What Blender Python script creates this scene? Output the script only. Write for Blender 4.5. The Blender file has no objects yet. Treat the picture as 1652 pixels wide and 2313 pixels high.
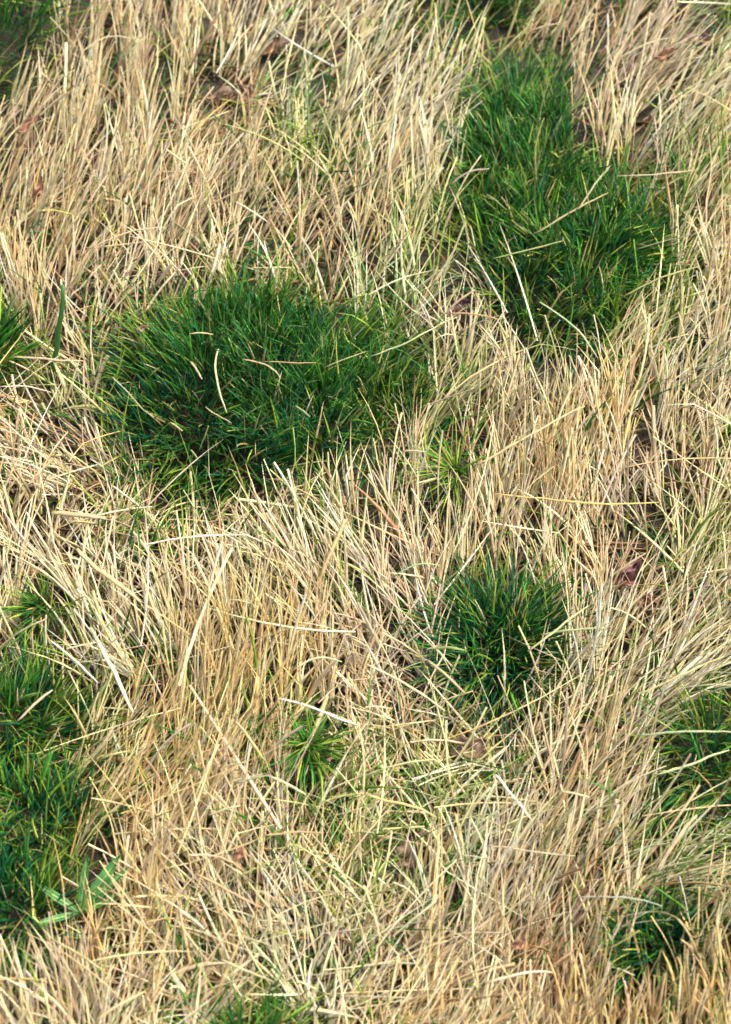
import bpy, math
import numpy as np
from mathutils import Vector

rng = np.random.default_rng(20)
SC = bpy.context.scene

# ------------------------------------------------------------------ camera, sky, sun, exposure
PW, PH = 1652.0, 2313.0                     # photograph size, used to turn pixels into ground points
PITCH = math.radians(55.0)
DIST = 2.2
FRAME_W = 0.80                              # metres across at the middle of the picture
CAM = np.array([0.0, -DIST * math.cos(PITCH), DIST * math.sin(PITCH)])
AX_R = np.array([1.0, 0.0, 0.0])
AX_U = np.array([0.0, math.sin(PITCH), math.cos(PITCH)])
AX_F = np.array([0.0, math.cos(PITCH), -math.sin(PITCH)])
TAN_W = FRAME_W / 2 / DIST

cam_d = bpy.data.cameras.new('camera')
cam = bpy.data.objects.new('camera', cam_d)
SC.collection.objects.link(cam)
cam.location = CAM
cam.rotation_euler = (math.pi / 2 - PITCH, 0, 0)
cam_d.sensor_fit = 'HORIZONTAL'
cam_d.sensor_width = 36.0
cam_d.lens = 18.0 / TAN_W
cam_d.clip_start = 0.05
cam_d.clip_end = 500.0
cam_d.dof.use_dof = True
cam_d.dof.focus_distance = DIST - 0.05
cam_d.dof.aperture_fstop = 8.0
SC.camera = cam
SC.render.resolution_x, SC.render.resolution_y = 731, 1024

SUN_EL, SUN_AZ = math.radians(56), math.radians(58)      # azimuth clockwise from +Y
world = bpy.data.worlds.new('World')
SC.world = world
world.use_nodes = True
nt = world.node_tree
bg = nt.nodes['Background']
sky = nt.nodes.new('ShaderNodeTexSky')
sky.sky_type = 'NISHITA'
sky.sun_disc = False
sky.sun_elevation = SUN_EL
sky.sun_rotation = SUN_AZ
sky.air_density = 0.8
sky.dust_density = 7.0
sky.ozone_density = 0.0
nt.links.new(sky.outputs[0], bg.inputs[0])
bg.inputs[1].default_value = 0.15

sun_d = bpy.data.lights.new('sun', 'SUN')
sun_d.energy = 0.7
sun_d.angle = math.radians(60.0)
sun_d.color = (1.0, 0.95, 0.89)
sun = bpy.data.objects.new('sun', sun_d)
SC.collection.objects.link(sun)
sd = Vector((math.sin(SUN_AZ) * math.cos(SUN_EL), math.cos(SUN_AZ) * math.cos(SUN_EL), math.sin(SUN_EL)))
sun.rotation_euler = sd.to_track_quat('Z', 'Y').to_euler()
sun.location = sd * 5

SC.cycles.filter_width = 1.6
SC.view_settings.view_transform = 'Standard'
SC.view_settings.look = 'None'
SC.view_settings.gamma = 1.0
SC.view_settings.exposure = 2.0

# ------------------------------------------------------------------ helpers
def hgt(x, y):
    """gentle lumps of the meadow floor"""
    return (0.012 * np.sin(5.1 * x + 1.3) * np.cos(4.3 * y - 0.6) + 0.008 * np.sin(9.7 * x - 7.1 * y)
            + 0.005 * np.sin(17 * x + 12 * y + 2.0))

def unproject(px, py, z=0.0):
    """photo pixel -> point on the level z above the floor"""
    px, py = np.asarray(px, float), np.asarray(py, float)
    u = (px / PW - 0.5) * 2 * TAN_W
    v = -(py / PH - 0.5) * 2 * TAN_W * PH / PW
    d = AX_F + u[..., None] * AX_R + v[..., None] * AX_U
    k = (np.asarray(z) - CAM[2]) / d[..., 2]
    p = CAM + d * k[..., None]
    return p

def project(p):
    q = np.asarray(p) - CAM
    f = q @ AX_F
    px = ((q @ AX_R) / f / (2 * TAN_W) + 0.5) * PW
    py = (0.5 - (q @ AX_U) / f / (2 * TAN_W) * PW / PH) * PH
    return px, py

def norm(v):
    return v / np.maximum(np.linalg.norm(v, axis=-1, keepdims=True), 1e-9)

def image_dir(alpha, w):
    """unit direction that reads as the angle alpha (90 = up the picture); w = share pointing to the viewer"""
    k = np.sqrt(np.clip(1 - w * w, 0, 1))
    return (k * np.cos(alpha))[:, None] * AX_R + (k * np.sin(alpha))[:, None] * AX_U - w[:, None] * AX_F

def in_poly(px, py, poly):
    inside = np.zeros(np.shape(px), bool)
    n = len(poly)
    j = n - 1
    for i in range(n):
        xi, yi = poly[i]; xj, yj = poly[j]
        c = ((yi > py) != (yj > py)) & (px < (xj - xi) * (py - yi) / (yj - yi + 1e-9) + xi)
        inside ^= c
        j = i
    return inside

def scale_poly(poly, s, dx=0, dy=0):
    p = np.array(poly, float); c = p.mean(0)
    return [tuple(q) for q in (p - c) * s + c + np.array([dx, dy])]

class Blades:
    """a batch of grass blades: thin three-sided bent tubes, flat in one direction"""
    def __init__(self, base, d0, length, width, col0, col1, droop=0.5, side=0.15, kink=0.0, blunt=0.0, segs=5, thick=0.45, floor=True):
        n = len(base)
        z = np.array([0, 0, 1.0])
        t = np.linspace(0, 1, segs + 1)
        sv = norm(np.cross(d0, z + rng.normal(0, .05, (n, 3))))
        droop = np.broadcast_to(droop, (n,)) * rng.uniform(.3, 1.6, n)
        sb = rng.normal(0, 1, n) * side
        kv = norm(rng.normal(0, 1, (n, 3)) * np.array([1, 1, .35]))
        kt = rng.uniform(.3, .8, n)
        ka = (rng.random(n) < kink) * rng.uniform(.4, 1.1, n)
        P = np.zeros((n, segs + 1, 3)); D = np.zeros((n, segs + 1, 3))
        p = base.copy()
        for i in range(segs + 1):
            d = d0 - (droop * t[i] ** 1.5)[:, None] * z + (sb * t[i])[:, None] * sv + (ka * (t[i] > kt))[:, None] * kv
            d = norm(d)
            if i:
                p = p + d * (length / segs)[:, None]
            P[:, i] = p; D[:, i] = d
        if floor:
            lim = hgt(P[..., 0], P[..., 1]) + 0.002 + 0.012 * rng.random(n)[:, None] * (t > .15)
            P[..., 2] = np.maximum(P[..., 2], lim)
        self.P = P
        # cross sections
        roll = rng.uniform(0, math.pi, n)
        S = norm(np.cross(D, z + 0.01)); N = np.cross(S, D)
        tw = roll[:, None] + rng.normal(0, .5, n)[:, None] * t[None]
        S2 = S * np.cos(tw)[..., None] + N * np.sin(tw)[..., None]
        N2 = -S * np.sin(tw)[..., None] + N * np.cos(tw)[..., None]
        prof = np.minimum(1.0, .72 + 1.2 * t) * np.clip((1 - t) / .55, 0, 1) ** .75
        prof = np.maximum(prof, .10)[None] * np.ones((n, 1))
        bl = np.broadcast_to(blunt, (n,))[:, None]
        prof = prof * (1 - bl) + bl * np.maximum(prof, .8)
        wd = (width[:, None] * prof * .5)[..., None]
        ring = [S2 * wd * 1.0 - N2 * wd * thick * .5, -S2 * wd * 1.0 - N2 * wd * thick * .5, N2 * wd * thick * 1.3]
        self.V = (P[:, :, None, :] + np.stack(ring, 2)).reshape(n, (segs + 1) * 3, 3)
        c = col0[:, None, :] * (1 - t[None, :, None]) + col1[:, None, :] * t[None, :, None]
        self.C = np.repeat(c, 3, axis=1)
        f = []
        for i in range(segs):
            for k in range(3):
                a = i * 3 + k; b = i * 3 + (k + 1) % 3
                f.append((a, b, b + 3, a + 3))
        f2 = np.array(f)
        self.F = f2
        self.segs = segs; self.n = n
    def sub(self, idx):
        o = Blades.__new__(Blades)
        o.V = self.V[idx]; o.C = self.C[idx]; o.F = self.F; o.P = self.P[idx]; o.segs = self.segs; o.n = len(o.V)
        return o

def blades_mesh(name, batches, mat, origin=(0, 0, 0)):
    """one mesh out of one or more blade batches"""
    Vs, Fs, Cs, off = [], [], [], 0
    for b in batches:
        if b.n == 0: continue
        m = b.V.shape[1]
        Vs.append(b.V.reshape(-1, 3)); Cs.append(b.C.reshape(-1, 3))
        Fs.append((b.F[None] + (np.arange(b.n) * m + off)[:, None, None]).reshape(-1, 4))
        off += b.n * m
    V = np.concatenate(Vs) - np.array(origin); F = np.concatenate(Fs); C = np.concatenate(Cs)
    me = bpy.data.meshes.new(name)
    me.vertices.add(len(V)); me.vertices.foreach_set('co', V.astype(np.float32).ravel())
    me.loops.add(F.size); me.loops.foreach_set('vertex_index', F.astype(np.int32).ravel())
    me.polygons.add(len(F))
    me.polygons.foreach_set('loop_start', np.arange(0, F.size, 4, dtype=np.int32))
    me.polygons.foreach_set('loop_total', np.full(len(F), 4, dtype=np.int32))
    me.polygons.foreach_set('use_smooth', np.ones(len(F), bool))
    at = me.color_attributes.new('tint', 'FLOAT_COLOR', 'POINT')
    at.data.foreach_set('color', np.concatenate([C, np.ones((len(C), 1))], 1).astype(np.float32).ravel())
    me.materials.append(mat)
    me.update()
    return me

def link(name, data, parent=None, loc=(0, 0, 0), **props):
    o = bpy.data.objects.new(name, data)
    SC.collection.objects.link(o)
    o.location = loc
    if parent is not None: o.parent = parent
    for k, v in props.items():
        if v is not None: o[k] = v
    return o

# ------------------------------------------------------------------ materials
def blade_material(name, rough, spec, transl, grain):
    m = bpy.data.materials.new(name); m.use_nodes = True
    t = m.node_tree; N = t.nodes; L = t.links
    pr = N['Principled BSDF']; out = N['Material Output']
    at = N.new('ShaderNodeAttribute'); at.attribute_name = 'tint'
    tc = N.new('ShaderNodeTexCoord')
    nz = N.new('ShaderNodeTexNoise'); nz.inputs['Scale'].default_value = 140; nz.inputs['Detail'].default_value = 4
    L.new(tc.outputs['Object'], nz.inputs['Vector'])
    mr = N.new('ShaderNodeMapRange'); mr.inputs[1].default_value = .3; mr.inputs[2].default_value = .7
    mr.inputs[3].default_value = 1 - grain; mr.inputs[4].default_value = 1 + grain
    L.new(nz.outputs['Fac'], mr.inputs[0])
    hs = N.new('ShaderNodeHueSaturation')
    L.new(at.outputs['Color'], hs.inputs['Color']); L.new(mr.outputs[0], hs.inputs['Value'])
    L.new(hs.outputs[0], pr.inputs['Base Color'])
    pr.inputs['Roughness'].default_value = rough
    pr.inputs['Specular IOR Level'].default_value = spec
    tr = N.new('ShaderNodeBsdfTranslucent'); L.new(hs.outputs[0], tr.inputs['Color'])
    mx = N.new('ShaderNodeMixShader'); mx.inputs[0].default_value = transl
    L.new(pr.outputs[0], mx.inputs[1]); L.new(tr.outputs[0], mx.inputs[2])
    L.new(mx.outputs[0], out.inputs['Surface'])
    return m

M_STRAW = blade_material('dry_straw', .55, .22, .22, .22)
M_GREEN = blade_material('green_blade', .45, .28, .25, .14)

def soil_material():
    m = bpy.data.materials.new('thatchy_soil'); m.use_nodes = True
    t = m.node_tree; N = t.nodes; L = t.links
    pr = N['Principled BSDF']
    tc = N.new('ShaderNodeTexCoord')
    n1 = N.new('ShaderNodeTexNoise'); n1.inputs['Scale'].default_value = 22; n1.inputs['Detail'].default_value = 8
    n2 = N.new('ShaderNodeTexNoise'); n2.inputs['Scale'].default_value = 260; n2.inputs['Detail'].default_value = 3
    for n in (n1, n2): L.new(tc.outputs['Object'], n.inputs['Vector'])
    r = N.new('ShaderNodeValToRGB')
    r.color_ramp.elements[0].position = .32; r.color_ramp.elements[0].color = (.016, .011, .008, 1)
    r.color_ramp.elements[1].position = .72; r.color_ramp.elements[1].color = (.05, .037, .022, 1)
    e = r.color_ramp.elements.new(.52); e.color = (.028, .024, .012, 1)
    mx = N.new('ShaderNodeMix'); mx.data_type = 'FLOAT'; mx.inputs[0].default_value = .4
    L.new(n1.outputs['Fac'], mx.inputs[2]); L.new(n2.outputs['Fac'], mx.inputs[3])
    L.new(mx.outputs[0], r.inputs[0]); L.new(r.outputs[0], pr.inputs['Base Color'])
    pr.inputs['Roughness'].default_value = .95
    b = N.new('ShaderNodeBump'); b.inputs['Strength'].default_value = .8; b.inputs['Distance'].default_value = .01
    L.new(n2.outputs['Fac'], b.inputs['Height']); L.new(b.outputs[0], pr.inputs['Normal'])
    return m
M_SOIL = soil_material()

# ------------------------------------------------------------------ colours (linear albedo)
PAL = {
    'tan':    [(0.580, 0.464, 0.246), (0.620, 0.514, 0.294), (0.510, 0.384, 0.180), (0.650, 0.565, 0.360)],
    'gold':   [(0.600, 0.444, 0.179), (0.630, 0.494, 0.240), (0.550, 0.383, 0.130), (0.650, 0.544, 0.310)],
    'pale':   [(0.608, 0.541, 0.339), (0.580, 0.512, 0.274), (0.646, 0.598, 0.421), (0.513, 0.437, 0.228)],
    'grey':   [(0.564, 0.474, 0.319), (0.602, 0.530, 0.368), (0.490, 0.391, 0.237), (0.537, 0.409, 0.237)],
    'lime':   [(0.517, 0.497, 0.211), (0.564, 0.524, 0.259), (0.451, 0.460, 0.170), (0.602, 0.543, 0.284)],
    'mint':   [(0.456, 0.508, 0.276), (0.503, 0.536, 0.331), (0.541, 0.517, 0.267), (0.361, 0.451, 0.193)],
    'rust':   [(.50, .28, .10), (.54, .35, .15), (.42, .20, .07), (.60, .43, .21)],
    'brown':  [(.34, .22, .10), (.42, .28, .14), (.24, .15, .07), (.48, .34, .18)],
    'litter': [(0.112, 0.072, 0.034), (0.160, 0.099, 0.046), (0.066, 0.041, 0.022), (0.206, 0.135, 0.068), (0.056, 0.081, 0.019), (0.104, 0.108, 0.030)],
    'stray':  [(.30, .32, .13), (.36, .34, .16), (.40, .33, .17), (.26, .30, .10)],
    'deep':   [(0.005, 0.051, 0.009), (0.005, 0.065, 0.022), (0.012, 0.061, 0.007), (0.018, 0.086, 0.009)],
    'teal':   [(0.003, 0.070, 0.027), (0.005, 0.084, 0.036), (0.004, 0.056, 0.013), (0.013, 0.105, 0.036)],
    'green':  [(0.020, 0.104, 0.012), (0.031, 0.132, 0.014), (0.014, 0.083, 0.012), (0.047, 0.160, 0.017)],
    'yellowgreen': [(0.170, 0.252, 0.030), (0.128, 0.225, 0.024), (0.246, 0.288, 0.054), (0.102, 0.189, 0.018)],
    'olive':  [(0.160, 0.153, 0.040), (0.208, 0.187, 0.060), (0.112, 0.119, 0.030), (0.240, 0.204, 0.070)],
    'tip':    [(.30, .38, .13), (.38, .43, .2), (.24, .34, .10)],
}
def pick(key, n, jit=.17):
    a = np.array(PAL[key])
    c = a[rng.integers(0, len(a), n)] * rng.normal(1, jit, (n, 1)) * rng.normal(1, .04, (n, 3))
    return np.clip(c, .004, .75)

# ------------------------------------------------------------------ ground
def build_ground():
    g = np.concatenate([-np.geomspace(1.75, 60, 14)[::-1], np.linspace(-1.7, 1.7, 120), np.geomspace(1.75, 60, 14)])
    X, Y = np.meshgrid(g, g + .1)
    Z = hgt(X, Y) * np.exp(-np.maximum(0, np.hypot(X, Y) - 3) * .2)
    n = len(g)
    V = np.stack([X, Y, Z], -1).reshape(-1, 3)
    i, j = np.meshgrid(np.arange(n - 1), np.arange(n - 1))
    a = (j * n + i).ravel()
    F = np.stack([a, a + 1, a + n + 1, a + n], 1)
    me = bpy.data.meshes.new('ground')
    me.from_pydata(V.tolist(), [], F.tolist())
    for p in me.polygons: p.use_smooth = True
    me.materials.append(M_SOIL)
    link('ground', me, kind='structure', label='dark brown soil floor under the matted grass')
build_ground()

# ------------------------------------------------------------------ green tufts: where they stand (photo pixels)
def disc(cx, cy, r, ry=None, n=12):
    ry = ry or r
    return [(cx + r * math.cos(a), cy + ry * math.sin(a)) for a in np.linspace(0, 2 * math.pi, n, endpoint=False)]

TUFTS = [  # name, label, visible outline, clump centres, blade count, blade length, fan, colour weights
 dict(label='largest dark green grass tuft, a wide oval cushion with dry bits on it', n=3700, L=.072, fan=.75, parts=150,
      poly=[(247,800),(272,740),(362,725),(492,700),(522,665),(630,660),(730,700),(860,735),(945,800),(965,900),(900,965),(810,1000),(750,1025),(650,1060),(582,1085),(452,1085),(342,1040),(284,960),(250,880)],
      cen=[(330,850),(450,810),(440,980),(560,890),(600,760),(620,1010),(720,840),(760,950),(860,860),(890,940),(330,990)],
      mix=dict(deep=.48, teal=.20, green=.25, yellowgreen=.05, olive=.02)),
 dict(label='narrow upright green tuft between pale straw, above the broad sprawling tuft', n=1900, L=.072, fan=.65, parts=100,
      poly=[(1045,290),(1065,210),(1115,160),(1200,135),(1262,150),(1270,240),(1295,330),(1345,410),(1310,500),(1050,500),(1035,380)],
      cen=[(1090,290),(1190,220),(1230,330),(1100,410),(1210,430),(1290,430)],
      mix=dict(deep=.36, teal=.14, green=.38, yellowgreen=.10, olive=.02)),
 dict(label='broad sprawling green tuft with yellow-green fringe, joined to the narrow upright tuft', n=2800, L=.074, fan=.85, parts=130,
      poly=[(1055,420),(1250,390),(1330,370),(1410,405),(1480,460),(1525,545),(1500,610),(1440,620),(1420,700),(1350,775),(1240,800),(1170,750),(1110,640),(1060,560)],
      cen=[(1130,530),(1250,500),(1400,520),(1300,620),(1230,680),(1320,720),(1450,560)],
      mix=dict(deep=.38, teal=.16, green=.28, yellowgreen=.13, olive=.05)),
 dict(label='green tuft with brown base above the narrow upright tuft, cut by the photo edge', n=780, L=.08, fan=.95, parts=60,
      poly=[(1030,-140),(1220,-140),(1210,0),(1180,30),(1110,40),(1045,20)], cen=[(1120,-10),(1100,-90)],
      mix=dict(deep=.35, teal=.15, green=.30, yellowgreen=.10, olive=.10)),
 dict(label='round spiky green tuft radiating from a dark centre beside the red-brown leaf', n=1200, L=.078, fan=1.15, parts=120,
      poly=[(1025,1385),(1090,1350),(1190,1350),(1262,1395),(1265,1465),(1210,1525),(1140,1560),(1065,1540),(1015,1480)],
      cen=[(1135,1465)], mix=dict(deep=.36, teal=.04, green=.38, yellowgreen=.19, olive=.03)),
 dict(label='small star-shaped green sprout between the largest tuft and the round spiky tuft', n=120, L=.072, fan=1.5, parts=24,
      poly=disc(1018, 1085, 20), cen=[(1018,1100)], mix=dict(green=.45, yellowgreen=.45, olive=.1)),
 dict(label='small green sprout at the foot of the golden straw tussock', n=120, L=.066, fan=1.4, parts=24,
      poly=disc(705, 1690, 24), cen=[(705,1712)], mix=dict(green=.5, yellowgreen=.4, olive=.1)),
 dict(label='dark green tuft rising behind the short clipped straw stubble', n=420, L=.10, fan=.8, parts=50,
      poly=[(1420,2070),(1470,2040),(1530,2060),(1550,2110),(1520,2150),(1440,2150),(1410,2110)], cen=[(1480,2110)],
      mix=dict(deep=.38, teal=.22, green=.30, yellowgreen=.1)),
 dict(label='soft green tuft beside the single broad green blade', n=420, L=.085, fan=.8, parts=40,
      poly=[(-120,720),(30,700),(50,760),(30,830),(-120,850)], cen=[(0,800),(-80,780)], mix=dict(green=.5, yellowgreen=.25, deep=.25)),
 dict(label='dark green tuft beside the tall tan straw, at the corner', n=1000, L=.09, fan=.8, parts=70,
      poly=[(-200,-150),(140,-120),(140,20),(90,110),(35,190),(-100,260),(-200,200)], cen=[(60,20),(-20,120),(-100,0),(80,-80)],
      mix=dict(deep=.45, teal=.25, green=.25, yellowgreen=.05)),
 dict(label='slender fan-shaped green sprout above the ragged green tuft', n=90, L=.08, fan=.9, parts=20,
      poly=disc(100, 1375, 22), cen=[(100,1395)], mix=dict(green=.45, yellowgreen=.25, olive=.2, teal=.1)),
 dict(label='ragged green tuft with one pale straw across it, below the slender sprout', n=800, L=.085, fan=.9, parts=60,
      poly=[(-150,1500),(80,1510),(145,1560),(145,1650),(70,1715),(-150,1730)], cen=[(30,1620),(-60,1640),(100,1600)],
      mix=dict(deep=.12, teal=.1, green=.46, yellowgreen=.25, olive=.07)),
 dict(label='mossy dark green tuft behind the broad-leaved rosette', n=780, L=.08, fan=.9, parts=60,
      poly=[(-150,1775),(100,1760),(190,1800),(190,1880),(120,1920),(-40,1925),(-150,1925)], cen=[(20,1850),(110,1850),(-80,1860)],
      mix=dict(deep=.12, teal=.1, green=.46, yellowgreen=.2, olive=.12)),
 dict(label='dense bluish green tuft beside the broad-leaved rosette', n=800, L=.08, fan=.95, parts=60,
      poly=[(-150,1940),(60,1940),(120,1990),(130,2060),(95,2130),(-30,2150),(-150,2150)], cen=[(20,2040),(90,2060),(-60,2060)],
      mix=dict(deep=.45, teal=.35, green=.18, olive=.02)),
 dict(label='low flattened bright green tuft lying under crossed pale straws', n=420, L=.095, fan=1.5, parts=60,
      poly=[(1490,1690),(1550,1560),(1700,1510),(1800,1650),(1760,1810),(1560,1800)], cen=[(1570,1680),(1620,1770),(1700,1620)],
      mix=dict(tip=.2, green=.4, yellowgreen=.4)),
 dict(label='olive green tuft half hidden in tan straw, cut by the photo edge', n=480, L=.075, fan=1.1, parts=40,
      poly=[(480,2310),(600,2270),(680,2300),(700,2420),(460,2420)], cen=[(580,2340),(660,2350)],
      mix=dict(green=.45, deep=.2, yellowgreen=.15, olive=.2)),
]

def poly_sample(poly, n):
    p = np.array(poly); lo, hi = p.min(0), p.max(0)
    out = np.zeros((0, 2))
    while len(out) < n:
        q = rng.uniform(lo, hi, (n * 3, 2))
        out = np.concatenate([out, q[in_poly(q[:, 0], q[:, 1], poly)]])
    return out[:n]

def split_thing(name, batch, nparts, mat, label, category, group, piece, mass, score):
    """an Empty at the base with its showiest blades as parts of their own and the rest as one mass"""
    c = batch.P[:, 0].mean(0)
    root = link(name, None, loc=(c[0], c[1], hgt(c[0], c[1])), label=label, category=category, group=group)
    root.empty_display_size = .03
    o = np.array(root.location)
    order = np.argsort(-score)
    top, rest = order[:nparts], order[nparts:]
    link(mass, blades_mesh(mass, [batch.sub(rest)], mat, o), root, kind='stuff')
    for i in top:
        b = batch.sub(np.array([i]))
        q = b.P[0, 0]
        link(piece, blades_mesh(piece, [b], mat, q), root, loc=tuple(q - o))
    return root

def mix_colors(mix, n):
    keys = list(mix); w = np.array([mix[k] for k in keys]); w /= w.sum()
    k = rng.choice(len(keys), n, p=w)
    c = np.zeros((n, 3))
    for i, key in enumerate(keys):
        s = k == i
        c[s] = pick(key, s.sum())
    return c

def build_tuft(T):
    fp = scale_poly(T['poly'], .95, 0, 34)
    q = poly_sample(fp, T['n'])
    nf = int(T['n'] * .16)
    q[:nf] = poly_sample(scale_poly(T['poly'], 1.15, 0, 34), nf)   # loose shoots round the rim
    base = unproject(q[:, 0], q[:, 1])
    base[:, 2] = hgt(base[:, 0], base[:, 1])
    cp = np.array(T['cen'], float)
    big = len(cp) > 1
    if big: cp = np.concatenate([cp, poly_sample(fp, T['n'] // 75)])
    cen = unproject(cp[:, 0], cp[:, 1])
    dd = np.linalg.norm(base[:, None, :2] - cen[None, :, :2], axis=2) * rng.uniform(.75, 1.25, (len(base), len(cen)))
    k = dd.argmin(1)
    out = base[:, :2] - cen[k][:, :2]
    # outward from the whole tuft as well, so that its rim spreads
    mid = base[:, :2].mean(0)
    R = np.percentile(np.linalg.norm(base[:, :2] - mid, axis=1), 90)
    rim = (base[:, :2] - mid) / R
    base[:, 2] += (.034 if big else .016) * np.clip(1 - (rim ** 2).sum(1), 0, 1)
    if T['n'] < 250: base[:, 2] += .022
    Rc = .034 if big else R
    lean = rng.normal(0, .32, (len(cen), 2))[k] if big else rng.normal(0, .25, 2)
    o = out / Rc * .55 + rim * np.linalg.norm(rim, axis=1, keepdims=True) * .55
    o = o * T['fan'] + rng.normal(0, .26 if big else .32, o.shape) + lean
    lift = rng.uniform(.7, 1.15, len(cen))[k]
    n = len(base)
    d0 = norm(np.concatenate([o, np.ones((n, 1))], 1))
    L = T['L'] * rng.uniform(.4, .92, n) * lift * (1 if big else np.clip(.4 + .7 * np.linalg.norm(rim, axis=1), .4, 1.05))
    W = rng.uniform(.0013, .0031, n) * (1 + .5 * (rng.random(n) < .12))
    c0 = mix_colors(T['mix'], n)
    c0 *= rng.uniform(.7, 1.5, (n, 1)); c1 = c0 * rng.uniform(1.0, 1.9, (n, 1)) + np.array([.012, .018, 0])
    rimr = np.linalg.norm(rim, axis=1)
    yel = (rng.random(n) < np.clip((rimr - .62) * 1.1, .01, .45)) | ((np.arange(n) < nf) & (rimr > .7) & (rng.random(n) < .6))
    c0[yel] = pick('yellowgreen', yel.sum()); c1[yel] = pick('yellowgreen', yel.sum()) * 1.15
    hue = rng.random(len(cen))[k]                       # neighbouring shoots share a shade
    s = (hue > .75) & (rng.random(n) < .45); c0[s] = pick('green', s.sum()); c1[s] = pick('green', s.sum()) * 1.3
    s = (hue < .25) & (rng.random(n) < .5); c0[s] = pick('teal', s.sum()); c1[s] = pick('teal', s.sum())
    tipped = rng.random(n) < .07
    c1[tipped] = pick('tip', tipped.sum())
    dead = rng.random(n) < .025
    c0[dead] = pick('olive', dead.sum()); c1[dead] = pick('tan', dead.sum())
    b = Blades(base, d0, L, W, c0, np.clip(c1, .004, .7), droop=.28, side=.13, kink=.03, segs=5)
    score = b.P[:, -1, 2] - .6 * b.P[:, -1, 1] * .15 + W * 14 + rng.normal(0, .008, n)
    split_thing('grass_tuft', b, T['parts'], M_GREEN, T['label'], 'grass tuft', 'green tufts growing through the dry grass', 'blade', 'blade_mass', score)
for T in TUFTS: build_tuft(T)

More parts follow.
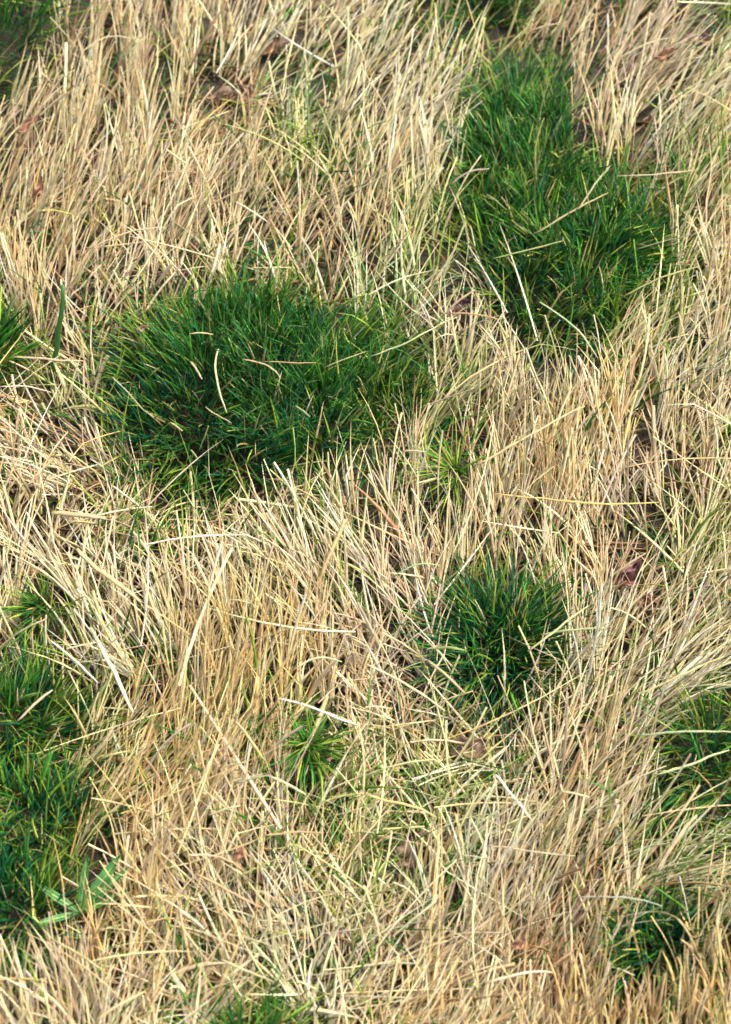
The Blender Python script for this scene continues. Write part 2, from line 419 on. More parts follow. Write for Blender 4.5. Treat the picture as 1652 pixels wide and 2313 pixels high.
# ------------------------------------------------------------------ dry grass: how it lies (photo pixels)
# x, y, angle in the picture (90 = tips up), scatter, length (cm), nearness to flat 0..1, palette
FLOW = [
 (60,420,68,12,15,.2,'tan'),(40,300,66,16,13,.3,'tan'),(200,300,78,12,15,.2,'tan'),(350,150,88,10,16,.1,'tan'),(300,460,72,12,15,.2,'tan'),(110,560,74,12,15,.2,'gold'),
 (450,450,66,16,15,.3,'tan'),(560,100,60,16,14,.3,'pale'),(500,220,60,45,9,.6,'brown'),(620,190,70,45,9,.6,'mint'),(680,360,80,28,13,.4,'lime'),(780,200,65,14,15,.3,'pale'),
 (600,560,80,50,11,.6,'tan'),(450,600,85,30,12,.4,'tan'),(720,520,88,24,13,.3,'tan'),(250,100,86,12,14,.2,'tan'),(450,60,84,12,14,.2,'tan'),(700,40,58,16,14,.4,'pale'),
 (900,150,60,13,16,.3,'pale'),(880,300,66,13,16,.3,'pale'),(960,400,78,16,15,.3,'pale'),(930,500,76,22,14,.3,'lime'),(970,80,62,22,14,.4,'lime'),
 (1400,100,62,14,16,.3,'grey'),(1350,260,82,14,15,.2,'tan'),(1320,120,75,14,15,.2,'tan'),(1500,200,56,14,16,.4,'pale'),(1600,60,46,18,14,.5,'mint'),(1560,350,58,20,15,.4,'lime'),(1620,230,52,18,15,.4,'pale'),
 (1600,560,84,20,14,.3,'tan'),(1480,330,66,18,15,.3,'pale'),(1560,470,70,22,14,.3,'lime'),
 (100,640,86,14,14,.2,'tan'),(200,660,85,45,11,.5,'grey'),(150,1000,138,24,13,.6,'grey'),(60,880,165,20,12,.7,'gold'),(60,980,135,25,13,.6,'grey'),(150,1150,40,60,10,.7,'tan'),(180,820,120,45,10,.6,'lime'),
 (700,1150,96,14,13,.3,'lime'),(430,1150,90,60,10,.6,'lime'),(560,1160,85,50,10,.5,'tan'),(60,1100,110,35,12,.4,'tan'),
 (870,680,80,26,14,.4,'mint'),(1000,690,80,60,11,.6,'pale'),(960,780,74,26,13,.4,'pale'),(1000,900,68,20,14,.3,'lime'),(1200,900,92,18,13,.2,'pale'),(1250,1080,88,10,16,.1,'gold'),(1130,1000,84,14,14,.2,'tan'),
 (1350,980,84,12,15,.2,'gold'),(1500,900,75,16,14,.3,'pale'),(1600,750,76,18,14,.3,'pale'),(1450,720,70,30,12,.4,'lime'),(1450,1100,98,20,13,.3,'grey'),(1600,1000,80,20,14,.3,'tan'),(850,1100,96,12,14,.2,'tan'),(960,1180,88,16,14,.3,'tan'),(1150,1180,86,14,14,.3,'tan'),
 (150,1260,122,20,13,.4,'pale'),(40,1250,95,25,13,.4,'tan'),(280,1450,116,20,13,.4,'pale'),(330,1640,62,22,12,.4,'gold'),(200,1650,70,40,12,.5,'lime'),(420,1370,96,12,15,.1,'tan'),(520,1470,86,10,16,.1,'gold'),(640,1500,76,13,16,.1,'gold'),
 (720,1360,106,15,14,.2,'tan'),(450,1650,82,14,15,.1,'gold'),(600,1650,72,22,13,.3,'gold'),(600,1260,116,18,13,.3,'pale'),(350,1270,100,50,8,.7,'grey'),(780,1240,112,14,14,.3,'pale'),(760,1550,80,30,12,.4,'tan'),
 (900,1340,102,24,13,.4,'grey'),(860,1650,100,50,13,.6,'tan'),(1000,1720,60,65,15,.8,'lime'),(1120,1700,120,60,15,.8,'pale'),(1300,1650,68,16,15,.3,'tan'),(1330,1480,80,14,15,.2,'pale'),(1450,1520,50,15,17,.4,'pale'),
 (1560,1600,30,22,16,.7,'mint'),(1550,1760,24,26,15,.8,'mint'),(1450,1300,75,40,12,.5,'grey'),(1550,1420,50,18,17,.4,'pale'),(1600,1250,62,22,15,.4,'lime'),(1300,1250,90,20,14,.3,'tan'),(880,1500,110,45,11,.5,'grey'),
 (300,1860,50,15,15,.4,'gold'),(400,1800,60,15,15,.3,'gold'),(520,1870,96,16,14,.3,'tan'),(610,1830,95,18,14,.3,'grey'),(750,1850,52,45,13,.7,'lime'),(430,2010,100,50,13,.7,'tan'),(450,2110,130,25,14,.7,'tan'),
 (650,2060,112,34,13,.6,'pale'),(280,2010,96,16,13,.2,'gold'),(220,2130,100,30,12,.4,'gold'),(100,2230,104,12,13,.1,'grey'),(20,2250,100,12,13,.1,'tan'),(350,2240,60,50,13,.6,'tan'),(600,2240,100,50,12,.6,'pale'),(700,1960,85,45,12,.6,'tan'),
 (1000,1820,60,60,14,.8,'mint'),(880,1930,110,30,11,.5,'lime'),(1050,2020,86,12,15,.1,'pale'),(1150,1980,66,14,15,.2,'pale'),(1280,1950,66,14,16,.2,'tan'),(1380,1800,60,18,16,.4,'tan'),(1500,1880,36,18,16,.6,'mint'),(1600,1880,28,18,16,.6,'lime'),
 (950,2150,62,26,14,.4,'tan'),(1200,2160,82,18,13,.3,'brown'),(1240,2100,76,18,13,.3,'tan'),(1500,2230,90,8,10,.0,'gold'),(1600,2220,92,8,10,.0,'gold'),(1350,2290,82,10,11,.1,'gold'),(850,2280,46,24,14,.5,'gold'),(1050,2260,70,24,13,.4,'tan'),(760,2180,80,50,13,.6,'pale'),
]
FA = np.array([[f[0], f[1], math.radians(f[2]), math.radians(f[3]), f[4] / 100, f[5]] for f in FLOW])
FP = [f[6] for f in FLOW]
KEYS = sorted(set(FP))
FK = np.array([KEYS.index(k) for k in FP])

def flow_at(px, py):
    d2 = (px[:, None] - FA[None, :, 0]) ** 2 + (py[:, None] - FA[None, :, 1]) ** 2
    w = 1 / (d2 + 45 ** 2) ** 2
    w /= w.sum(1, keepdims=True)
    ang = np.arctan2(w @ np.sin(FA[:, 2]), w @ np.cos(FA[:, 2]))
    cum = w.cumsum(1)
    pickw = np.minimum((cum < rng.random((len(px), 1))).sum(1), len(FA) - 1)
    return ang, w @ FA[:, 3], w @ FA[:, 4], w @ FA[:, 5], FK[pickw]

# bare spots where the dark floor shows between the plants: x, y, radius, strength
HOLES = [(480,225,60,.85),(640,200,50,.75),(430,110,26,.7),(330,1280,42,.8),(430,1430,16,.9),(905,1935,45,.85),(1330,2020,30,.85),(1290,2050,24,.8),(1640,2055,30,.85),(1420,1290,62,.9),(1040,1690,38,.75),
         (1010,690,50,.7),(930,1480,45,.7),(1380,260,22,.8),(1390,210,16,.8),(590,570,40,.6),(1600,60,60,.6),(560,10,50,.7),(1340,30,30,.7),(250,1560,40,.6),(230,1320,35,.6),(140,1020,40,.6),(1500,1090,40,.6),
         (425,1920,26,.7),(720,1970,40,.6),(350,2190,28,.7),(850,1700,24,.6),(1080,1800,40,.6),(1290,1760,30,.5),(1110,960,20,.7),(1130,985,18,.7),(60,290,22,.5),(1610,1480,30,.5),(700,350,40,.4),(880,1120,18,.6),(340,660,24,.5)]
TPOLY = [scale_poly(T['poly'], .98, 0, 14) if T['n'] > 250 else scale_poly(T['poly'], 2.6, 0, -12) for T in TUFTS]

# tussocks of straw that stand out as plants of their own: label, outline, parts
TUSSOCKS = [
 ('bright golden straw tussock standing upright above the small green sprout', disc(560,1580,200,150), 90),
 ('tall tan straw tussock leaning beside the dark green corner tuft', [(-60,330),(120,260),(330,300),(420,480),(330,620),(-60,640)], 110),
 ('upright golden straw tussock between the broad sprawling tuft and the red-brown leaf', disc(1290,1130,180,120), 90),
 ('short clipped golden straw stubble in front of a dark green tuft', [(1250,2300),(1340,2230),(1450,2200),(1720,2180),(1720,2420),(1250,2420)], 100),
 ('greyish upright straw stubble below the dense bluish green tuft', [(-80,2230),(180,2210),(240,2300),(240,2420),(-80,2420)], 60),
 ('pale broad straw tussock behind tan tangled straw and beside the olive green tuft', disc(1060,2110,150,90), 90),
 ('pale yellow straw tussock swept sideways next to the narrow upright green tuft', disc(900,370,95,170), 90),
 ('pinkish pale straw tussock leaning on the far side of the narrow upright tuft', disc(1400,230,90,170), 80),
]

def straw_batch(n, x0, x1, y0, y1, layer):
    px = rng.uniform(x0, x1, n); py = rng.uniform(y0, y1, n)
    # the plants stand in small clumps: pull bases toward clump seeds
    if layer == 'stand':
        gx, gy = 60., 48.
        cx = (np.floor(px / gx) + .5) * gx; cy = (np.floor(py / gy) + .5) * gy
        hsh = np.sin(cx * 12.9898 + cy * 78.233) * 43758.5453
        jx = (hsh - np.floor(hsh) - .5) * gx; hs2 = hsh * 1.7 + 11.3; jy = (hs2 - np.floor(hs2) - .5) * gy
        pull = rng.uniform(.35, 1., n)
        px = px + (cx + jx - px) * pull; py = py + (cy + jy - py) * pull
        crnd = (hsh * 3.1) - np.floor(hsh * 3.1)
    else:
        crnd = rng.random(n)
    ang, spr, L, flat, key = flow_at(px, py - 70)
    a = ang + rng.normal(0, 1, n) * spr * .55
    if layer == 'stand':
        a += (crnd - .5) * spr * 1.4
    if layer == 'cross':
        a = ang + rng.normal(0, 1, n) * (spr * 1.3 + .35)
    keep = np.ones(n, bool)
    if layer == 'cross': keep &= rng.random(n) < np.clip(1.5 * flat - .25, .04, 1)
    out = (px < -120) | (px > PW + 120) | (py < -120) | (py > PH + 200)
    keep &= ~(out & (rng.random(n) < .35))
    for hx, hy, hr, hs in HOLES:
        r = np.hypot(px - hx, (py - hy - 18) * 1.1) / hr
        keep &= ~((r < 1.15) & (rng.random(n) < hs))
    ppm = PW / FRAME_W
    for f, pr in ((0., 1.), (.2, .9), (.4, .9), (.6, .9), (.85, .88)):
        qx = px + np.cos(a) * L * ppm * f * .85; qy = py - np.sin(a) * L * ppm * f * .7
        for k, poly in enumerate(TPOLY + [[(130,2040),(170,1950),(225,1890),(255,1900),(245,1990),(200,2070),(140,2080)]]):
            prk = pr * (.5 if k < len(TUFTS) and TUFTS[k]['fan'] > 1.6 else .9 if k == len(TUFTS) else 1.) * (.93 if f == 0 else 1.)
            keep &= ~(in_poly(qx, qy, poly) & (rng.random(n) < prk))
    px, py, a, L, flat, key, crnd = (v[keep] for v in (px, py, a, L, flat, key, crnd))
    n = len(px)
    base = unproject(px, py)
    base[:, 2] = hgt(base[:, 0], base[:, 1])
    sa = np.sin(a)
    if layer == 'stand':
        el = np.clip(rng.normal(.80 - .45 * flat, .16), .12, .97)
        L = L * rng.uniform(.4, 1.1, n) * .82
        W = rng.uniform(.0015, .0036, n); droop = .14 + .35 * flat; kink = .09
    elif layer == 'litter':
        el = np.clip(np.abs(rng.normal(.06, .10, n)), .01, .5)
        a = rng.uniform(0, 2 * math.pi, n); sa = np.sin(a)
        L = rng.uniform(.03, .11, n); W = rng.uniform(.002, .005, n); droop = .2; kink = .15
    else:
        el = np.clip(rng.normal(.16, .16, n), -.05, .5)
        L = L * rng.uniform(.6, 1.35, n); W = rng.uniform(.0013, .0025, n); droop = .2; kink = .2
        base[:, 2] += rng.uniform(.015, .075, n) * (1 - .25 * flat)
    # the share toward the viewer that gives the wanted elevation: el = k*sin(a)*cosP + w*sinP
    cp, sp = math.cos(PITCH), math.sin(PITCH)
    A = sa * cp; mag = np.sqrt(A * A + sp * sp); ph = np.arctan2(A, sp)
    w = np.cos(np.clip(ph + np.arccos(np.clip(el / mag, -1, 1)), 0, math.pi))
    w2 = np.cos(np.clip(ph - np.arccos(np.clip(el / mag, -1, 1)), -math.pi, math.pi))
    w = np.where(np.abs(w) < np.abs(w2), w, w2)
    d0 = image_dir(a, np.clip(w, -.9, .9))
    low = d0[:, 2] < .02
    d0[low & (layer != 'cross'), 2] = .02
    d0 = norm(d0 + rng.normal(0, .04, (n, 3)))
    c0 = np.zeros((n, 3)); c1 = np.zeros((n, 3))
    if layer == 'litter':
        c0 = pick('litter', n); c1 = c0 * rng.uniform(.8, 1.4, (n, 1))
    else:
        for i, k in enumerate(KEYS):
            s = key == i
            c0[s] = pick(k, s.sum()); c1[s] = pick(k, s.sum())
        c1 = c0 * .55 + c1 * .45
        odd = rng.random(n)
        c0[odd < .05] = pick('rust', (odd < .05).sum()); s = (odd > .05) & (odd < .10)
        c0[s] = pick('brown', s.sum()); c1[s] = pick('brown', s.sum())
        s = (odd > .10) & (odd < .15); c0[s] = pick('olive', s.sum())
        s = (odd > .15) & (odd < .20); c0[s] = pick('grey', s.sum()) * 1.15; c1[s] = pick('grey', s.sum()) * 1.2
        gi = np.isin(key, [KEYS.index('mint'), KEYS.index('lime')])
        s = gi & (rng.random(n) < .16); c0[s] = pick('green', s.sum()); c1[s] = pick('yellowgreen', s.sum())
        # tints that whole clumps share
        c0 *= (.80 + .36 * crnd)[:, None]; c1 *= (.80 + .36 * crnd)[:, None]
    wide = rng.random(n) < .03
    W[wide] *= 1.8
    blunt = (rng.random(n) < .25).astype(float)
    b = Blades(base, d0, L, W, np.clip(c0, .01, .66), np.clip(c1, .01, .66), droop=droop, side=.28, kink=kink, blunt=blunt, segs=5 if layer != 'litter' else 4)
    b.px, b.py, b.L, b.W = px, py, L, W
    return b

X0, X1, Y0, Y1 = -950, 2600, -650, 3000
litter = straw_batch(22000, X0, X1, Y0, Y1, 'litter')
stand = straw_batch(52000, X0, X1, Y0, Y1, 'stand')
cross = straw_batch(3800, X0, X1, Y0, Y1, 'cross')

owner = np.full(stand.n, -1)
for i, (lab, poly, k) in enumerate(TUSSOCKS):
    owner[in_poly(stand.px, stand.py - 50, poly) & (owner < 0)] = i
for i, (lab, poly, k) in enumerate(TUSSOCKS):
    idx = np.nonzero(owner == i)[0]
    b = stand.sub(idx)
    split_thing('straw_tussock', b, k, M_STRAW, lab, 'dry tussock', 'dry straw tussocks', 'stalk', 'stalk_mass',
                b.P[:, -1, 2] * .8 + stand.W[idx] * 15 + stand.L[idx] * .3)

link('thatch_litter', blades_mesh('thatch_litter', [litter], M_STRAW), kind='stuff', label='brown flattened dead grass litter on the soil', category='litter')
link('dry_grass', blades_mesh('dry_grass', [stand.sub(np.nonzero(owner < 0)[0]), cross], M_STRAW), kind='stuff', label='matted tan and pale yellow dry grass covering the meadow', category='dry grass')

# sparse low green grass that shows through the straw
def undergrowth(n):
    px = rng.uniform(X0, X1, n); py = rng.uniform(Y0, Y1, n)
    ang, spr, L, flat, key = flow_at(px, py)
    gi = np.isin(key, [KEYS.index('mint'), KEYS.index('lime')])
    nz = np.sin(px * .011 + 1.7 * np.sin(py * .007)) * np.sin(py * .013 + px * .004)
    keep = rng.random(n) < np.where(gi, .95, .5) * np.clip(.55 + nz, .05, 1.2)
    near = np.zeros(n, bool)
    for T in TUFTS:                                     # more of it round the green tufts
        near |= in_poly(px, py, scale_poly(T['poly'], 1.26, 0, 30)) & ~in_poly(px, py, scale_poly(T['poly'], .9, 0, 30))
    keep |= near & (rng.random(n) < np.where(px < 300, .6, .75))
    px, py, ang, near = px[keep], py[keep], ang[keep], near[keep]
    n = len(px)
    base = unproject(px, py); base[:, 2] = hgt(base[:, 0], base[:, 1])
    o = np.stack([np.cos(ang), np.sin(ang)], 1) * .6 + rng.normal(0, .55, (n, 2))
    d0 = norm(np.concatenate([o, np.full((n, 1), .8)], 1))
    c0 = mix_colors(dict(green=.36, deep=.14, yellowgreen=.35, olive=.15), n)
    c0[near] = mix_colors(dict(yellowgreen=.42, green=.33, olive=.15, deep=.10), near.sum())
    return Blades(base, d0, rng.uniform(.035, .10, n), rng.uniform(.0014, .0034, n), c0, c0 * rng.uniform(.9, 1.6, (n, 1)), droop=.6, side=.3, segs=4)
link('low_grass', blades_mesh('low_grass', [undergrowth(32000)], M_GREEN), kind='stuff', label='sparse low green grass showing through the straw', category='grass')

# ------------------------------------------------------------------ single stalks that lie on top
def stalk(p0, p1, z0, z1, width, col, label, sag=.06, bow=0.0, name='straw_stalk', group='loose stalks lying on the grass', mat=None, category='straw'):
    a = unproject(*p0, z0); b = unproject(*p1, z1)
    a[2] += hgt(a[0], a[1]); b[2] += hgt(b[0], b[1])
    n = 10
    t = np.linspace(0, 1, n + 1)
    d = b - a
    s = norm(np.cross(d, [0, 0, 1.]))
    P = a + d * t[:, None] + s * (bow * np.linalg.norm(d) * np.sin(math.pi * t))[:, None] + s * (rng.normal(0, .005, n + 1).cumsum() * np.linalg.norm(d))[:, None]
    kk = rng.integers(3, 8); P += (s * rng.normal(0, .05) * np.linalg.norm(d)) * np.clip((t - kk / n) * 2, 0, 1)[:, None]
    P[:, 2] += sag * np.linalg.norm(d) * np.sin(math.pi * t)
    D = norm(np.gradient(P, axis=0))
    S = norm(np.cross(D, [0, 0, 1.])); N = np.cross(S, D)
    prof = np.minimum(1, .75 + t) * np.clip((1.1 - t) / .4, .3, 1) ** .6
    w = (width * .5 * prof)[:, None]
    k = 6
    V = np.stack([P + S * w * math.cos(q) + N * w * .55 * math.sin(q) for q in np.linspace(0, 2 * math.pi, k, endpoint=False)], 1).reshape(-1, 3)
    F = [(i * k + j, i * k + (j + 1) % k, (i + 1) * k + (j + 1) % k, (i + 1) * k + j) for i in range(n) for j in range(k)]
    F += [tuple(range(k - 1, -1, -1)), tuple(range(n * k, n * k + k))]
    me = bpy.data.meshes.new(name)
    me.from_pydata((V - a).tolist(), [], F)
    for p in me.polygons: p.use_smooth = True
    at = me.color_attributes.new('tint', 'FLOAT_COLOR', 'POINT')
    c = np.array(col) if not isinstance(col, str) else pick(col, 1)[0] * .62
    c2 = np.clip(c * rng.uniform(.85, 1.15, 3), .01, .72)
    cc = np.repeat(c * (1 - t[:, None]) + c2 * t[:, None], k, 0)
    at.data.foreach_set('color', np.concatenate([cc, np.ones((len(cc), 1))], 1).astype(np.float32).ravel())
    me.materials.append(mat or M_STRAW)
    return link(name, me, loc=tuple(a), label=label, category=category, group=group)

ON_BIG = 'thin dry straw lying on the largest dark green tuft'
STALKS = [  # p0, p1, z0, z1, width mm, colour, label, bow
 ((493,798),(511,933),.085,.080,3.0,'tan','longest curved tan straw lying on the largest dark green tuft',.08),((549,819),(630,867),.088,.085,2.8,'tan','arched tan straw beside the longest curved straw on the largest tuft',-.10),((432,824),(458,859),.085,.09,3.2,'pale',ON_BIG,0),
 ((595,824),(715,819),.085,.085,2.0,'brown','thin reddish dry straw on the largest dark green tuft',.07),((430,764),(483,764),.09,.09,2.4,'lime','short level yellowish straw near the pinkish scrap on the largest tuft',0),((254,849),(325,925),.08,.08,2.4,'mint','thin pale green stalk on the rim of the largest tuft',0),
 ((735,834),(830,798),.09,.085,2.0,'tan',ON_BIG,0),((385,948),(412,966),.085,.085,3.0,'tan',ON_BIG,0),((450,1010),(473,960),.07,.09,2.6,'pale',ON_BIG,0),((430,1008),(446,1028),.08,.07,2.6,'pale',ON_BIG,0),
 ((667,925),(700,952),.088,.088,3.0,'lime',ON_BIG,0),((465,918),(520,958),.088,.085,2.4,'olive',ON_BIG,.05),
 ((30,803),(188,815),.085,.08,4.0,'pale','whitish straw lying below the single broad green blade',.03),((117,1157),(234,1172),.07,.075,8.0,'tan','broad flat tan straw lying below the largest tuft',0),((0,874),(117,877),.075,.07,2.6,'tan','thin tan straw lying level below the soft green tuft',0),
 ((1215,407),(1225,249),.07,.10,3.6,'olive','upright olive dry stalk on the narrow upright green tuft',-.05),((1019,414),(1106,371),.075,.095,3.6,'pale','arched pale straw at the side of the narrow upright green tuft',-.10),((1100,435),(1136,468),.09,.085,3.2,'pale','very short dull straw where the narrow and broad tufts join',0),
 ((1207,529),(1370,427),.088,.088,3.4,'tan','longest dull straw slanting across the broad sprawling green tuft',.05),((1309,468),(1380,371),.09,.088,3.0,'tan','short dull straw touching the longest one on the broad tuft',0),((1111,595),(1273,549),.085,.09,3.0,'pale','dull straw near the foot of the broad sprawling green tuft',.04),((1436,567),(1573,534),.085,.085,3.0,'lime','dull straw over the yellow-green fringe of the broad tuft',.06),
 ((1395,394),(1563,407),.08,.08,2.8,'pale','level pale straw above the yellow-green fringe of the broad tuft',.04),((1406,681),(1579,605),.08,.085,3.0,'lime','long pale green stalk beside the broad sprawling tuft',0),((1218,702),(1355,829),.088,.07,3.0,'mint','pale green stalk hanging down over the broad sprawling tuft',-.04),
 ((1395,122),(1507,66),.08,.09,3.4,'lime','yellowish stalk crossing the pinkish pale tussock',0),
 ((180,110),(310,65),.09,.09,3.0,'pale','curved long pale straw arching over the tall tan straw',-.14),((275,115),(338,74),.09,.095,3.6,'pale','straight pale straw above the curved one over the tall tan straw',0),((427,147),(514,10),.07,.10,5.0,'brown','thick brownish stalk beside a dark gap in the straw',0),((203,570),(376,544),.09,.09,3.0,'pale','long level pale straw below the tall tan tussock',-.05),
 ((534,463),(600,508),.085,.085,3.0,'pale','short pale straw in the yellowish matted straw',0),((697,320),(706,178),.05,.10,3.0,'mint','pale green upright stalk in the yellowish matted straw',0),
 ((1070,1068),(1319,941),.085,.095,3.2,'gold','very long straw leaning over the upright golden tussock',.02),((1111,1129),(1487,1149),.08,.085,2.8,'gold','very long thin golden straw lying level on the upright golden tussock',.05),
 ((999,722),(1070,664),.075,.09,4.0,'grey','thick whitish straw beside the red-brown curled scrap',0),((1009,714),(1126,740),.075,.08,3.4,'rust','reddish tan straw beside the red-brown curled scrap',0),((836,808),(1044,747),.09,.085,2.8,'mint','long pale green stalk leaving the largest tuft',.03),
 ((999,915),(1126,829),.08,.085,3.0,'pale','pale slanting straw between the largest and broad tufts',0),((912,1036),(962,1036),.085,.085,3.2,'pale','short whitish straw lying level above the star-shaped sprout',0),
 ((203,1414),(310,1607),.07,.075,5.5,'tan','broad flat greyish straw leaning beside the golden tussock',0),((112,1439),(219,1541),.08,.08,3.2,'pale','thin pale straw slanting down between sprout and golden tussock',0),((36,1617),(117,1551),.095,.095,3.4,'pale','pale straw lying across the ragged green tuft',0),
 ((203,1714),(260,1637),.075,.085,3.4,'lime','yellowish stalk beside the ragged green tuft',.06),((666,1515),(773,1500),.10,.09,3.0,'gold','arched yellow straw over the golden tussock',-.16),((534,1637),(605,1724),.10,.085,3.8,'pale','short slanting cream straw on the foot of the bright golden tussock',0),((631,1581),(814,1622),.095,.08,3.2,'pale','long nearly level cream straw between golden tussock and small green sprout',0),
 ((244,1454),(305,1424),.08,.085,2.6,'pale','short pale straw crossing the broad flat greyish straw',0),((173,1236),(305,1368),.085,.085,6.5,'pale','broad pale straw leaning above the broad flat greyish straw',.03),((326,1714),(376,1785),.09,.085,2.8,'brown','dark brown stalk on golden straw',0),
 ((971,1477),(1050,1472),.085,.09,4.4,'mint','thick level dull stalk on the rim of the round spiky tuft',0),((966,1500),(1050,1571),.085,.08,4.0,'mint','dull green stalk slanting off the foot of the round spiky tuft',0),((1192,1477),(1324,1358),.085,.10,3.2,'lime','long yellowish stalk rising from the round spiky tuft',.03),((1223,1439),(1375,1419),.09,.085,3.4,'pale','dull straw pointing from the round spiky tuft to the rusty scrap',-.04),
 ((1319,1566),(1365,1312),.05,.13,4.0,'pale','long upright pale stalk beside the round spiky tuft',.02),((887,1322),(994,1297),.085,.09,2.4,'mint','thin arched green stalk beside the round spiky tuft',-.10),((826,1505),(1004,1607),.085,.085,3.4,'pale','cream straw slanting toward the foot of the round spiky tuft',0),
 ((1441,1653),(1660,1648),.085,.09,3.4,'mint','level pale green straw lying across the bright green flattened tuft',0),((1375,1302),(1462,1246),.085,.09,3.4,'pale','pale straw crossing the red-brown leaf',0),((1480,1745),(1652,1690),.085,.09,3.0,'mint','curved pale green straw low on the bright green flattened tuft',.04),((1440,1560),(1640,1470),.085,.10,3.2,'pale','long cream straw slanting up above the bright green flattened tuft',.03),
 ((610,1761),(692,1799),.09,.08,3.6,'pale','cream half of a bent straw below the small green sprout',0),((534,1779),(610,1761),.085,.09,3.0,'mint','greenish half of a bent straw below the small green sprout',0),((595,1894),(732,1878),.085,.085,3.0,'tan','thin level tan straw beside the bright rusty leaf chip',0),((473,1850),(544,1830),.085,.09,3.2,'gold','short golden straw above the bright rusty leaf chip',0),
 ((498,2163),(610,2222),.085,.08,3.0,'pale','cream straw slanting down toward the olive green tuft',0),((219,2313),(326,2237),.08,.09,4.0,'tan','tan straw slanting beside the greyish stubble',0),((122,2130),(244,2206),.09,.08,3.4,'pale','straw reaching down from the dense bluish green tuft',0),((442,1977),(595,2054),.085,.085,3.2,'tan','long tan straw slanting between rusty leaf chip and olive tuft',0),
 ((826,1787),(979,1845),.09,.085,3.6,'gold','long golden straw slanting across the tangled patch',0),((1101,1888),(1304,1911),.075,.075,2.4,'tan','long tan straw lying level behind the pale broad tussock',.03),((1309,2010),(1497,2046),.075,.08,2.2,'tan','pale straw reaching to the green tuft behind the clipped stubble',-.03),
 ((1101,2201),(1253,2186),.085,.085,3.2,'grey','greyish straw lying level beside the clipped golden stubble',-.05),((1121,1738),(1202,1835),.09,.085,3.4,'pale','cream straw hanging down the middle of the tangled patch',0),((1482,1967),(1568,1835),.08,.095,4.6,'grey','thick whitish stalk above the green tuft behind the clipped stubble',0),((1268,1777),(1334,1794),.09,.085,3.2,'pale','short cream straw lying at the foot of the long upright pale stalk',0),
 ((1262,1790),(1282,1560),.05,.13,3.4,'pale','long upright pale stalk rising from the tangled patch',.02),
]
for p0, p1, z0, z1, w, col, lab, bow in STALKS:
    stalk(p0, p1, z0 - .015, z1 - .006, w / 1000 * .78, 'stray' if lab == ON_BIG or 'dull' in lab else col, lab, bow=bow)
stalk((112,868),(137,640),.0,.13,.0075,(.05,.16,.03),'single broad dark green blade standing in straw beside the soft green tuft', sag=0, bow=.03, name='broad_grass', group=None, mat=M_GREEN, category='grass blade')

# ------------------------------------------------------------------ dead leaves and scraps
def leaf_material(name, c0, c1, rough=.6):
    m = bpy.data.materials.new(name); m.use_nodes = True
    t = m.node_tree; N = t.nodes; L = t.links; pr = N['Principled BSDF']
    tc = N.new('ShaderNodeTexCoord'); nz = N.new('ShaderNodeTexNoise'); nz.inputs['Scale'].default_value = 120; nz.inputs['Detail'].default_value = 6
    L.new(tc.outputs['Object'], nz.inputs['Vector'])
    r = N.new('ShaderNodeValToRGB'); r.color_ramp.elements[0].position = .35; r.color_ramp.elements[1].position = .68
    r.color_ramp.elements[0].color = (*c0, 1); r.color_ramp.elements[1].color = (*c1, 1)
    L.new(nz.outputs['Fac'], r.inputs[0]); L.new(r.outputs[0], pr.inputs['Base Color'])
    b = N.new('ShaderNodeBump'); b.inputs['Strength'].default_value = .5; b.inputs['Distance'].default_value = .002
    L.new(nz.outputs['Fac'], b.inputs['Height']); L.new(b.outputs[0], pr.inputs['Normal'])
    pr.inputs['Roughness'].default_value = rough; pr.inputs['Specular IOR Level'].default_value = .4
    return m

def leaf_mesh(name, length, width, curl, bend, mat, nu=12, nv=8, crumple=.0, thick=.0006):
    """a pointed leaf with a folded midrib, along +X from its base, with both faces"""
    V = []; 
    ph = rng.uniform(0, 6, 6)
    for s in (0, 1):
        for i in range(nu + 1):
            u = i / nu
            hw = width * .5 * (math.sin(math.pi * min(1, u * .94 + .05)) ** .8) * (1 - .12 * math.sin(7 * u + ph[0]) * (crumple > 0))
            for j in range(nv + 1):
                v = j / nv * 2 - 1
                x = length * u; y = hw * v
                z = curl * width * v * v + bend * length * math.sin(u * math.pi * .5) ** 2 - (.12 * width * (1 - abs(v)) if crumple == 0 else 0)
                if crumple:
                    z += crumple * (math.sin(9 * u + ph[1] + 3 * v) + math.sin(13 * u * v + ph[2]) + .7 * math.sin(17 * v + 5 * u + ph[3]))
                    x += crumple * math.sin(8 * v + ph[4]); y += crumple * math.sin(9 * u + ph[5])
                V.append((x, y, z - s * thick))
    m = (nu + 1) * (nv + 1); w = nv + 1
    F = []
    for i in range(nu):
        for j in range(nv):
            a = i * w + j
            F.append((a, a + w, a + w + 1, a + 1)); F.append((a + m, a + m + 1, a + m + w + 1, a + m + w))
    for i in range(nu):
        a = i * w; F.append((a, a + m, a + w + m, a + w)); a = i * w + nv; F.append((a, a + w, a + w + m, a + m))
    me = bpy.data.meshes.new(name); me.from_pydata(V, [], F)
    for p in me.polygons: p.use_smooth = True
    me.materials.append(mat)
    return me

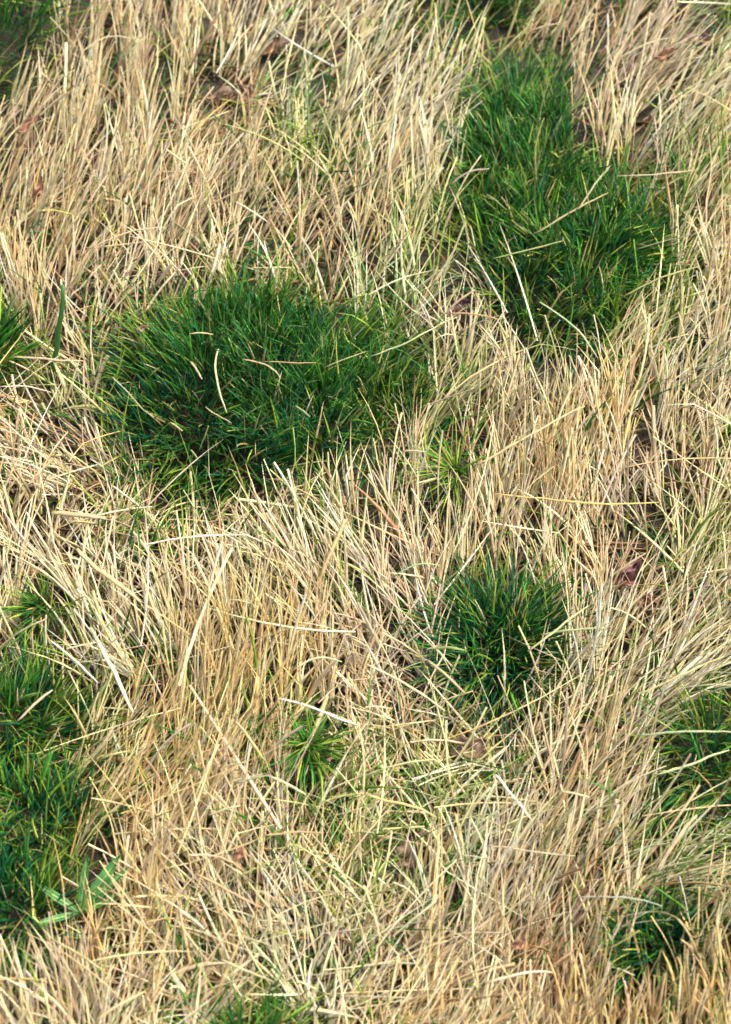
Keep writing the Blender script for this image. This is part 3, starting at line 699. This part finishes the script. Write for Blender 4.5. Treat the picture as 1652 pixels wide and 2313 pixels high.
M_REDLEAF = leaf_material('dead_leaf_red_brown', (.025, .009, .008), (.11, .038, .03), .45)
M_RUSTLEAF = leaf_material('dead_leaf_rust', (.07, .03, .014), (.22, .11, .05))
M_BROWNLEAF = leaf_material('dead_leaf_brown', (.045, .026, .016), (.19, .12, .07))
M_PINKLEAF = leaf_material('dead_leaf_pinkish', (.12, .06, .04), (.32, .18, .12))
LEAVES = [  # x, y, z, length, width, turn, pitch, roll, material, label
 (1382,1330,.030,.040,.024,35,.25,.3,M_REDLEAF,'crumpled dark red-brown dead leaf lying in the straw beside the round spiky tuft'),
 (1435,1352,.012,.026,.012,-20,.1,.5,M_RUSTLEAF,'small rusty leaf scrap below the crumpled red-brown leaf'),
 (310,748,.062,.013,.008,20,.2,.2,M_PINKLEAF,'small pinkish brown leaf scrap on the rim of the largest green tuft'),
 (1000,712,.025,.034,.014,25,.2,.4,M_REDLEAF,'narrow red-brown curled leaf scrap beside the broad sprawling green tuft'),
 (590,122,.008,.03,.018,35,.3,.3,M_RUSTLEAF,'rusty brown dead leaf in yellowish straw above the dark gap'),
 (640,112,.015,.026,.014,50,.2,.2,M_REDLEAF,'small dark leaf beside the rusty brown dead leaf'),
 (40,300,.05,.034,.010,40,.2,.3,M_RUSTLEAF,'orange-brown leaf strip among the tall tan straw below the corner tuft'),
 (75,455,.06,.030,.008,65,.4,.2,M_RUSTLEAF,'orange-brown narrow leaf strip in the tall tan straw tussock'),
 (530,1945,.085,.014,.010,60,.3,.4,M_RUSTLEAF,'bright rusty leaf chip on upright tan straw beside the rosette'),
 (1020,1700,.012,.038,.022,10,.1,.2,M_BROWNLEAF,'dark brown leaf under the tangled straw patch below the round spiky tuft'),
 (880,1960,.006,.045,.026,40,.1,.2,M_BROWNLEAF,'dark brown dead leaf in the gap behind the pale broad straw tussock'),
 (1300,2075,.015,.034,.016,70,.4,.3,M_BROWNLEAF,'dark upright leaf in the gap beside the green tuft behind clipped stubble'),
 (490,232,.002,.05,.026,15,.1,.2,M_BROWNLEAF,'dull brown dead leaf in the dark gap below the thick brownish stalk'),
 (1155,2145,.055,.016,.009,30,.2,.2,M_RUSTLEAF,'tiny rusty chip on the brownish straw beside the clipped stubble'),
 (1480,135,.05,.03,.012,20,.2,.2,M_RUSTLEAF,'rusty curled leaf in pale straw behind the pinkish pale tussock'),
]
for x, y, z, l, w, turn, pit, roll, mat, lab in LEAVES:
    p = unproject(x, y, z)
    o = link('dead_leaf', leaf_mesh('dead_leaf', l, w, .25, .12, mat, crumple=.0032 if l >= .04 else .0016 if l > .02 else .001), loc=tuple(p), label=lab, category='dead leaf', group='dead leaves in the grass')
    o.rotation_euler = (roll, -pit, math.radians(turn))

# broad-leaved rosette
M_BROAD = leaf_material('broad_green_leaf', (.022, .11, .022), (.05, .17, .035), .4)
M_RIM = leaf_material('pale_leaf_edge', (.10, .20, .04), (.20, .30, .08), .45)
pc = unproject(180, 2062, .03)
ros = link('broad_leaved_plant', None, loc=tuple(pc), label='young rosette with a few broad pointed green leaves beside the mossy tufts', category='plant')
for turn, l, w, pit in ((50, .066, .0125, .5), (40, .062, .009, .35), (22, .050, .007, .25), (80, .055, .008, .7), (150, .05, .008, .3), (200, .045, .007, .2)):
    lf = link('leaf', leaf_mesh('leaf', l, w, .10, -.04, M_BROAD), ros)
    lf.rotation_euler = (0, -pit, math.radians(turn))
    rb = leaf_mesh('midrib', l * .94, .0014, 0, -.04, M_RIM, nu=10, nv=2)
    r = link('midrib', rb, lf, loc=(0, 0, .0007 - .12 * w + .0006))
